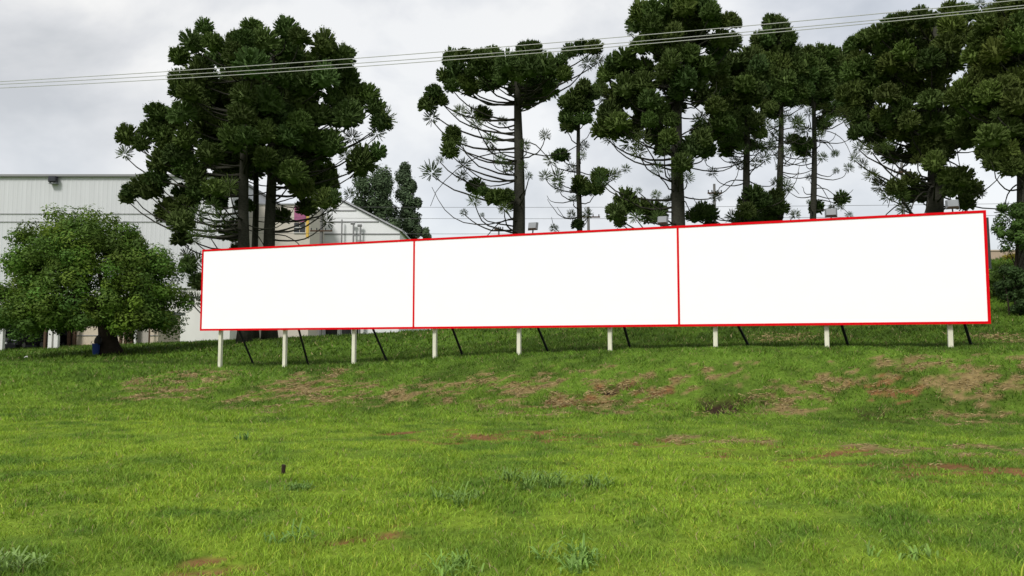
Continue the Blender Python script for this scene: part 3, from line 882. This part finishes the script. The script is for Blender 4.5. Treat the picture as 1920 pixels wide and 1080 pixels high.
leafy('shrub', 'light green low shrub between the last billboard and the dark shrub', SG, ground_at(1868, 34),
      [(1868, 515, 16), (1878, 530, 14), (1862, 540, 16), (1872, 555, 14), (1880, 545, 12), (1855, 520, 14), (1845, 545, 20)], 34, 6500, 0.055, (0.10, 0.165, 0.03), 0.035, 205, stems=3, spread=.6, cat='shrub')
leafy('shrub', 'yellow flowering shrub in front of the tan wall', None, ground_at(1900, 44),
      [(1890, 482, 7), (1900, 480, 8), (1912, 478, 8), (1922, 484, 9), (1905, 490, 8)], 44, 900, 0.07, (0.26, 0.22, 0.03), 0.03, 206, stems=2, spread=.4, cat='shrub')

# ------------------------------------------------------------------ buildings
def corrugated(label_col):
    m = bpy.data.materials.new('corrugated_sheet')
    return m
m_sheet = mtl('grey_metal_sheet', (0.55, 0.555, 0.565), 0.55, noise=0.06, nscale=0.5, spec=0.3, stretch=(3, 1, .15))
m_wallw = mtl('whitewashed_wall', (0.66, 0.645, 0.61), 0.85, noise=0.07, nscale=0.7, stretch=(1, 1, .5))
m_cream = mtl('cream_wall', (0.56, 0.48, 0.37), 0.85, noise=0.06, nscale=0.8)
m_gable = mtl('pale_grey_cladding', (0.74, 0.745, 0.74), 0.7, noise=0.04, nscale=0.4)
m_purple = mtl('purple_panel', (0.33, 0.10, 0.20), 0.7, noise=0.05)
m_yellow = mtl('yellow_stripe', (0.62, 0.40, 0.08), 0.7)
m_seam = mtl('seam_grey', (0.24, 0.24, 0.24), 0.7)
m_roof = mtl('roof_sheet', (0.36, 0.36, 0.37), 0.5, noise=0.08)
m_brown = mtl('brown_timber', (0.075, 0.045, 0.028), 0.9, noise=0.3)
m_whitep = mtl('white_pillar_paint', (0.66, 0.65, 0.62), 0.8, noise=0.1)

def zpx(py, Y): return float(P(960, py, Y)[2])
def xpx(px, Y, py=600): return float(P(px, py, Y)[0])

# large warehouse
YW = 74.0
x0, x1 = xpx(-190, YW), xpx(430, YW)
zt, zb_ = zpx(331, YW), 0.6
zm = zpx(540, YW)
o0 = np.array([x1, YW, hz(x1, YW)])
wh = empty('warehouse', o0)
tag(wh, 'long grey corrugated warehouse with a white lower wall behind the round tree', 'building')
pitch_ = 0.42
n_ = int((x1 - x0) / pitch_)
m_ = MB()
prof = []
for k in range(n_):
    xa = x0 + k * pitch_
    prof += [(xa, 0.0), (xa + 0.24, 0.0), (xa + 0.29, -0.013), (xa + 0.37, -0.013)]
prof.append((x1, 0.0))
vs = [(a, YW + b_, z) for z in (zm, zt) for a, b_ in prof]
q = len(prof)
m_.add(vs, [(i, i + 1, q + i + 1, q + i) for i in range(q - 1)])
m_.build('cladding', m_sheet, wh, origin=o0)
m_ = MB(); m_.box(((x0 + x1) / 2, YW + 12.2, (zb_ + zm) / 2), (x1 - x0, 24, zm - zb_)); m_.build('wall', m_wallw, wh, origin=o0)
m_ = MB(); m_.box(((x0 + x1) / 2, YW + 12.3, (zm + zt) / 2), (x1 - x0 - 0.1, 24, zt - zm - 0.1)); m_.build('wall', m_sheet, wh, origin=o0)
m_ = MB(); m_.box(((x0 + x1) / 2, YW + 12, zt + 0.06), (x1 - x0 + 0.3, 24.6, 0.2)); m_.build('roof', m_seam, wh, origin=o0)
m_ = MB(); m_.box(((x0 + x1) / 2, YW + 0.15, zpx(556, YW)), (x1 - x0, 0.06, 0.08)); m_.build('wall_joint', m_seam, wh, origin=o0)
for zz in (401, 416):
    m_ = MB(); m_.box(((x0 + x1) / 2, YW - 0.07, zpx(zz, YW)), (x1 - x0, 0.04, 0.05)); m_.build('wall_wire_bar', m_seam, wh, origin=o0)  # thin bars on the wall, standing in for far wires that cross it
fx = xpx(104, YW, 337)
fo = empty('roof_floodlight', (fx, YW - 0.4, zpx(346, YW)))
tag(fo, 'dark box floodlight at the roof edge of the grey warehouse', 'floodlight')
m_ = MB(); m_.box((0, 0, 0.42), (0.72, 0.4, 0.55)); m_.build('housing', m_dark, fo, bevel=.03)
m_ = MB(); m_.box((0, -0.215, 0.42), (0.6, 0.02, 0.42)); m_.build('lens', m_glass, fo)
m_ = MB(); m_.box((-.3, 0.1, 0.07), (.05, .3, .15)); m_.box((.3, .1, .07), (.05, .3, .15)); m_.box((0, .1, .02), (.7, .5, .05)); m_.build('bracket', m_galv, fo)

# gabled building
YG = 86.0
xr, xl, xp = xpx(749, YG, 500), xpx(455, YG, 500), xpx(606, YG, 500)
ze, zp, zg = zpx(433, YG), zpx(361, YG), 1.2
o0 = np.array([xp, YG, hz(xp, YG)])
gb = empty('gabled_building', o0)
tag(gb, 'pale grey gabled building end with roof pipes behind the left billboard', 'building')
MB().prism([(xl, YG, zg), (xr, YG, zg), (xr, YG, ze), (xp, YG, zp), (xl, YG, ze)], np.array([0, 0, 0]), np.array([0, 26, 0])).build('wall', m_gable, gb, origin=o0)
for (a, za, b_, zb2) in ((xl - .3, ze - .1, xp, zp + .12), (xp, zp + .12, xr + .3, ze - .1)):
    MB().prism([(a, YG, za), (b_, YG, zb2), (b_, YG, zb2 + .18), (a, YG, za + .18)], np.array([0, -.3, 0]), np.array([0, 26.4, 0])).build('roof', m_roof, gb, origin=o0)
for zz, xa, xb in ((395, 560, 665), (416, 540, 708), (439, 470, 748)):
    m_ = MB(); m_.box(((xpx(xa, YG) + xpx(xb, YG)) / 2, YG - 0.03, zpx(zz, YG)), (xpx(xb, YG) - xpx(xa, YG), 0.05, 0.13)); m_.build('wall_joint', m_seam, gb, origin=o0)
for (a, top_, w_) in ((640, 413, .22), (662, 420, .26), (675, 424, .26)):
    m_ = MB(); m_.tube([(xpx(a, YG), YG - 0.5, 1.5), (xpx(a, YG), YG - .5, zpx(top_, YG))], w_ * .36, 8)
    if a > 650: m_.tube([(xpx(a, YG) - .3, YG - .5, zpx(top_, YG)), (xpx(a, YG) + .14, YG - .5, zpx(top_, YG))], .15, 8)
    m_.build('vent_pipe', m_seam, gb, origin=o0)
m_ = MB(); m_.box((xpx(668.5, YG), YG - .5, zpx(443, YG)), (.6, .1, .12)); m_.build('pipe_bracket', m_seam, gb, origin=o0)
for (a, b_) in ((586, 590), (611, 634), (642, 660), (668, 677)):
    xa, xb = xpx(a, YG), xpx(b_, YG)
    zA, zB = zpx(634, YG), zpx(612, YG)
    m_ = MB(); m_.box(((xa + xb) / 2, YG - .02, (zA + zB) / 2), (xb - xa, .06, zB - zA)); w = m_.build('window', m_glass, gb, origin=o0)
    m_ = MB(); m_.box(((xa + xb) / 2, YG - .06, zB + .05), (xb - xa + .2, .10, .1)); m_.build('lintel', m_whitep, w, origin=o0)
for a in (594, 604, 638, 664, 681):
    xa = xpx(a, YG)
    m_ = MB(); m_.box((xa, YG - .5, (1.0 + zpx(605, YG)) / 2), (.32, .32, zpx(605, YG) - 1.0)); m_.build('column', m_whitep, gb, origin=o0)

# cream block with the purple panel
YC = 79.0
xl, xr = xpx(436, YC), xpx(578, YC)
zt = zpx(384, YC)
o0 = np.array([(xl + xr) / 2, YC, hz((xl + xr) / 2, YC)])
cb = empty('cream_building', o0)
tag(cb, 'cream building block with a purple panel and yellow stripe behind the tree clump', 'building')
m_ = MB(); m_.box(((xl + xr) / 2, YC + 3, (zt + 1) / 2), (xr - xl, 6, zt - 1)); m_.build('wall', mtl('pale_cream_wall', (0.55, 0.50, 0.43), .85, noise=.05), cb, origin=o0)
m_ = MB(); m_.box(((xl + xr) / 2, YC + 3, zt + .06), (xr - xl + .2, 6.2, .12)); m_.build('roof', m_seam, cb, origin=o0)
def rect(name, a, b_, ya, yb, mat, proud, par):
    xa, xb = xpx(a, YC), xpx(b_, YC); za, zb2 = zpx(yb, YC), zpx(ya, YC)
    m_ = MB(); m_.box(((xa + xb) / 2, YC - proud / 2 + .01, (za + zb2) / 2), (xb - xa, proud, zb2 - za)); return m_.build(name, mat, par, origin=o0)
rect('purple_panel', 548, 570, 387, 416, m_purple, .08, cb)
rect('yellow_stripe', 571, 576, 386, 445, m_yellow, .12, cb)
for a in (548, 559):
    w = rect('window', a, a + 9.5, 418, 436, m_glass, .06, cb)
    rect('frame', a, a + 9.5, 426, 427.2, m_whitep, .10, w)
    rect('sill', a - .5, a + 10, 436.2, 437.4, m_whitep, .14, w)
for a in (452, 476, 500, 524):
    w = rect('window', a, a + 14, 560, 592, m_glass, .06, cb)
    rect('sill', a - .5, a + 14.5, 592.3, 594, m_whitep, .14, w)

# low annex and carport under the round tree
YA = 60.0
xa, xb = xpx(144, YA), xpx(297, YA)
zt = zpx(588, YA)
o0 = np.array([xb, YA, hz(xb, YA)])
an = empty('annex', o0)
tag(an, 'low cream annex with carport posts seen under the round tree', 'building')
m_ = MB(); m_.box(((xa + xb) / 2, YA + 2, (zt + .5) / 2), (xb - xa, 4, zt - .5)); m_.build('wall', m_cream, an, origin=o0)
m_ = MB(); m_.box(((xa + xb) / 2, YA - .03, zpx(629, YA)), (xb - xa - .02, .05, .05)); m_.build('wall_joint', m_seam, an, origin=o0)
m_ = MB(); m_.box((xpx(158, YA), YA - .04, zpx(652, YA)), (1.0, .07, .5)); m_.build('plinth_panel', mtl('sand_panel', (0.42, 0.35, 0.22), .9), an, origin=o0)
m_ = MB(); m_.box((xpx(270, YA), YA - .03, zpx(629, YA)), (xpx(280, YA) - xpx(260, YA), .06, zpx(611, YA) - zpx(647, YA))); m_.build('door', mtl('grey_door', (0.36, 0.33, 0.29), .7), an, origin=o0)
m_ = MB(); m_.box((xpx(270, YA), YA - .05, zpx(610, YA)), (1.0, .10, .05)); m_.build('door_frame', m_seam, an, origin=o0)
xc = xpx(-70, YA)
xq = xpx(118, YA)
m_ = MB(); m_.box(((xc + xq) / 2, YA - .9, zt + .12), (xq - xc + .6, 8.5, .22)); m_.build('roof', m_seam, an, origin=o0)
m_ = MB(); m_.box(((xq + .32 + xb + .3) / 2, YA + 1.9, zt + .12), (xb - xq, 4.6, .22)); m_.build('roof', m_seam, an, origin=o0)
m_ = MB(); m_.box(((xc + xa) / 2, YA + 3.1, (zt + .4) / 2), (xa - xc, .2, zt - .4)); m_.build('rear_wall', m_dark, an, origin=o0)
for (a, w_, mt) in ((5, .30, m_whitep), (97, .26, m_whitep), (108, .27, m_whitep), (86, .14, m_brown), (131, .20, m_brown), (141, .2, m_brown), (228, .18, m_brown), (237, .18, m_brown), (247, .27, m_brown), (281, .09, m_brown), (-45, .3, m_whitep), (255, .16, m_whitep)):
    Yp = YA - 4.6 if a < 120 else YA - .45
    xq = xpx(a, Yp); zq = hz(xq, Yp)
    m_ = MB(); m_.box((xq, Yp, (zq - .2 + zt) / 2), (w_, w_, zt - zq + .2)); m_.build('post', mt, an, origin=o0)

# two dark parked cars in the carport
m_carp = mtl('dark_car_paint', (0.012, 0.013, 0.016), 0.25, spec=0.5)
m_tyre = mtl('tyre_rubber', (0.015, 0.015, 0.015), 0.9)
m_rim = mtl('alloy_rim', (0.4, 0.4, 0.42), 0.35, metal=.8)
m_plate = mtl('plate_white', (0.7, 0.7, 0.7), 0.5)
m_lamp = mtl('lamp_glass', (0.45, 0.45, 0.48), 0.15, spec=.6)
def car(px, Y, label, rz):
    x = xpx(px, Y); b = np.array([x, Y, hz(x, Y)])
    root = empty('parked_car', b); root.rotation_euler = (0, 0, rz)
    tag(root, label, 'car', 'dark cars parked under the carport')
    hw = .86
    side = [(-2.05, .32), (-2.08, .62), (-1.95, .80), (-1.15, .95), (-.45, 1.42), (.9, 1.46), (1.65, 1.05), (2.0, .98), (2.05, .35)]
    m_ = MB()
    rings = []
    for xx, f in ((-hw, .0), (-hw * .93, 1), (hw * .93, 1), (hw, .0)):
        rings.append([(xx * (1 - .13 * max(0, (z - .9)) / .5), y * (1 if f else .985), z if f else z * .97 + .01) for y, z in side])
    n = len(side)
    vs = [q for R_ in rings for q in R_]
    fs = [tuple(range(n)), tuple(3 * n + k for k in range(n - 1, -1, -1))]
    for i in range(3):
        for k in range(n):
            fs.append((i * n + k, (i + 1) * n + k, (i + 1) * n + (k + 1) % n, i * n + (k + 1) % n))
    m_.add(vs, fs); m_.build('body', m_carp, root)
    m_ = MB(); m_.add([(-.70, -1.10, .985), (.70, -1.10, .985), (.62, -.52, 1.395), (-.62, -.52, 1.395)], [(0, 1, 2, 3)])
    m_.v = [(a, b_ - .03, c_ + .02) for a, b_, c_ in m_.v]; m_.build('windscreen', m_glass, root)
    for s in (-1, 1):
        m_ = MB(); m_.box((s * .6, -2.04, .66), (.34, .08, .14)); m_.build('headlight', m_lamp, root, bevel=.02)
        for yy in (-1.3, 1.3):
            w = MB().tube([(s * .68, yy, .31), (s * .88, yy, .31)], .31, 16).build('wheel', m_tyre, root)
            MB().tube([(s * .86, yy, .31), (s * .89, yy, .31)], .19, 12).build('rim', m_rim, w)
        m_ = MB(); m_.box((s * .95, -.75, .98), (.16, .1, .12)); m_.build('mirror', m_carp, root, bevel=.02)
    m_ = MB(); m_.box((0, -2.1, .40), (1.5, .08, .16)); m_.build('bumper', m_dark, root, bevel=.02)
    m_ = MB(); m_.box((0, -2.15, .46), (.42, .03, .13)); m_.build('number_plate', m_plate, root)
car(42, 58, 'dark car parked in the carport, the left one of the two', .05)
car(79, 60, 'dark car parked in the carport, the right one beside the white pillars', -.04)

# blue bin with a dark sack, against the round tree's trunk
Yb = 41.2
b = ground_at(180, Yb)
bn = empty('blue_bin', b)
tag(bn, 'blue bin with a dark sack on top beside the round tree trunk', 'bin')
MB().tube([(0, 0, 0), (0, 0, .03), (0, 0, .58), (0, 0, .62)], [.14, .15, .19, .20], 14).build('bucket', mtl('blue_plastic', (0.02, 0.05, 0.20), .45), bn, smooth=True)
MB().tube([(0.05, 0, .60), (.08, 0, .68), (.1, .02, .85), (.1, .02, 1.0), (.1, .02, 1.04)], [.15, .19, .17, .09, .02], 10).build('sack', m_dark, bn, smooth=True)
MB().tube([(-.2, 0, .60), (-.26, 0, .68), (-.2, 0, .74)], .015, 6).build('handle', m_dark, bn)

# tan wall on the right rise
YT = 62.0
xa, xb = xpx(1560, YT), xpx(2080, YT)
zt = zpx(471, YT)
o0 = np.array([xa, YT, hz(xa, YT)])
tw_ = empty('boundary_wall', o0)
tag(tw_, 'long tan wall on the rise beyond the right billboard', 'wall')
m_ = MB(); m_.box(((xa + xb) / 2, YT, (zt + 3) / 2), (xb - xa, .3, zt - 3)); m_.build('wall', mtl('tan_render', (0.42, 0.32, 0.24), .9, noise=.08), tw_, origin=o0)
m_ = MB(); m_.box(((xa + xb) / 2, YT, zt + .04), (xb - xa + .1, .42, .09)); m_.build('coping', mtl('tan_coping', (0.46, 0.37, 0.29), .9), tw_, origin=o0)

# ------------------------------------------------------------------ poles and wires
m_conc = mtl('concrete_pole', (0.16, 0.155, 0.15), 0.9, noise=.15)
m_wire = mtl('aluminium_wire', (0.42, 0.42, 0.41), 0.5)
m_wired = mtl('dark_wire', (0.10, 0.10, 0.10), 0.6)
PG = 'utility poles behind the billboards'
def pole(px, topy, Y, label, arm, wd=.2, armz=.8):
    b = ground_at(px, Y)
    t = P(px, topy, Y) - b
    root = empty('utility_pole', b); tag(root, label, 'utility pole', PG)
    MB().tube([(0, 0, -.3), (0, 0, t[2])], [wd * .62, wd * .4], 8).build('post', m_conc, root)
    if arm:
        m_ = MB(); m_.box((0, -.14, t[2] - armz), (arm, .1, .12)); a_ = m_.build('crossarm', m_brown, root)
        for s in (-.45, -.2, .2, .45):
            MB().tube([(s * arm, -.14, t[2] - armz + .06), (s * arm, -.14, t[2] - armz + .26)], .05, 6).build('insulator', m_dark, a_)
pole(1105, 388, 76, 'far concrete utility pole with crossarm right of the thin young araucaria', 2.2, .30, 1.0)
pole(1345, 345, 66, 'thin utility pole between the tallest and the straight trunked araucaria', 1.2, .26)
pole(1703, 305, 64, 'utility pole seen against the sky left of the broad araucaria', 1.4, .28)
pole(1861, 408, 40, 'dark slim pole just beyond the right end of the billboards', 0.0, .20)
pole(599, 372, 72, 'utility pole in front of the gabled building beside the yellow stripe', 2.0, .34, 3.0)
pole(935, 425, 80, 'short far pole left of the candelabra araucaria trunk', 0.9, .2, .3)

def wire(label, pts, rad, mat, group):
    pts = [np.asarray(p, float) for p in pts]
    o = MB().tube([p - pts[0] for p in pts], rad, 5, cap=False).build('overhead_wire', mat)
    o.location = tuple(float(c) for c in pts[0])
    tag(o, label, 'wire', group)
def span(a, b_, sag, ext=0.35, n=40):
    """wire through two world points, carried on beyond both, with a shallow sag"""
    t = np.linspace(-ext, 1 + ext, n)
    mid = (t - .5) / (.5 + ext)
    p = a[None] + (b_ - a)[None] * t[:, None]
    p[:, 2] += sag * (mid ** 2 - 0.0) - sag * (0.5 / (.5 + ext)) ** 2
    return list(p)
NG = 'near overhead wires crossing the sky'
wire('uppermost of the near overhead wires crossing in front of the trees', span(P(0, 153, 19.4), P(1840, 7, 15.2), .34), .0085, m_wire, NG)
wire('middle one of the near overhead wires crossing in front of the trees', span(P(0, 158, 19.6), P(1920, 10, 15.3), .46), .0085, m_wire, NG)
wire('lowest of the near overhead wires crossing in front of the trees', span(P(0, 165, 19.3), P(1920, 15, 15.0), .46), .0085, m_wire, NG)
FG = 'far overhead wires behind the trees'
for k, (ya, yb) in enumerate(((386, 383), (407, 405), (436, 432))):
    wire(['highest', 'middle', 'lowest'][k] + ' of the far thin wires strung between the distant poles', span(P(640, ya + 2, 76), P(1800, yb, 64), .5, .5), .017, m_wired, FG)

# ------------------------------------------------------------------ small things in the grass
def tussock(label, px, py, wpx, n, hgt, tone, seed, wid=.0075):
    r = np.random.default_rng(seed)
    c = cast(px, py)
    sp = wpx / F * c[1] / 2
    nc = 9
    ca = r.uniform(0, 2 * pi, nc); cd = sp * np.sqrt(r.random(nc)) * .8
    kc = r.integers(0, nc, n)
    x = np.cos(ca[kc]) * cd[kc] + r.normal(0, .10 * sp, n); y = np.sin(ca[kc]) * cd[kc] * .9 + r.normal(0, .10 * sp, n)
    z = H(x + c[0], y + c[1]) - c[2] - .02
    out_ = r.uniform(0, 2 * pi, n)
    h = hgt * r.uniform(.25, 1.1, n) * (0.6 + 0.6 * hash2(kc, kc * 3.1, seed)); ln = h * r.uniform(.3, 1.6, n)
    V, T, C = [], [], []
    for i in range(n):
        bp = np.array([x[i], y[i], z[i]]); o_ = np.array([cos(out_[i]), sin(out_[i]), 0]); s_ = np.array([-o_[1], o_[0], 0]) * wid * r.uniform(.7, 1.3)
        m1 = bp + o_ * ln[i] * .25 + np.array([0, 0, h[i] * .6]); m2 = bp + o_ * ln[i] * .65 + np.array([0, 0, h[i] * .95]); tp = bp + o_ * ln[i] * 1.1 + np.array([0, 0, h[i] * .8])
        k = len(V)
        V += [bp - s_ * .6, bp + s_ * .6, m1 - s_, m1 + s_, m2 - s_ * .8, m2 + s_ * .8, tp]
        T += [(k, k + 1, k + 3), (k, k + 3, k + 2), (k + 2, k + 3, k + 5), (k + 2, k + 5, k + 4), (k + 4, k + 5, k + 6)]
        C += [np.array(tone) * r.uniform(.7, 1.35)] * 7
    o = tri_mesh('grass_tussock', np.array(V), np.array(T), np.array(C), m_grass)
    o.location = tuple(float(q) for q in c)
    tag(o, label, 'plant', 'coarse grass tussocks in the field')
BGc = (0.17, 0.275, 0.058)
tussock('widest blue green grass tussock in the middle of the field', 990, 912, 150, 230, .19, BGc, 301)
tussock('small blue green grass tussock right of the widest one', 1112, 912, 90, 110, .18, BGc, 302)
tussock('loose blue green grass tussock left of and below the widest one', 850, 942, 130, 110, .16, BGc, 303)
tussock('low dark grass tussock right of the dark peg', 560, 918, 90, 130, .09, (0.14, 0.24, 0.05), 304)
tussock('coarse tall grass tussock at the bottom left corner', 25, 1070, 130, 130, .17, (0.22, 0.33, 0.09), 305)
tussock('bright coarse grass tussock at the bottom edge right of centre', 1040, 1060, 230, 200, .15, (0.20, 0.34, 0.07), 306)
tussock('coarse grass tussock near the bottom edge left of centre', 550, 1012, 110, 70, .13, (0.16, 0.28, 0.06), 307)
tussock('loose coarse grass tussock low on the right side of the field', 1690, 1040, 150, 60, .14, (0.19, 0.31, 0.06), 308)
tussock('small dark grass tussock on the left middle of the field', 455, 826, 40, 50, .16, (0.09, 0.17, 0.04), 309)
tussock('coarse grass tussock below the bright one near the frame bottom', 860, 1072, 160, 110, .13, (0.19, 0.32, 0.06), 310)

c = cast(531, 890)
pg = empty('wooden_peg', c); tag(pg, 'short dark peg standing in the grass on the left', 'peg')
MB().tube([(0, 0, -.05), (.004, 0, .12), (.005, 0, .13)], [.027, .028, .02], 8).build('stake', mtl('rotten_wood', (0.03, 0.018, 0.012), .9, noise=.3, nscale=30), pg)

c = cast(48, 673)
ps = empty('paper_scrap', c + np.array([0, 0, .05])); tag(ps, 'tiny white paper scrap on the grass at the far left', 'litter')
MB().prism([(-.09, 0, 0), (.02, -.05, .05), (.1, .02, .03), (.03, .08, .10), (-.06, .06, .06)], np.array([0, 0, 0]), np.array([0, 0, .012])).build('sheet', m_whitep, ps)
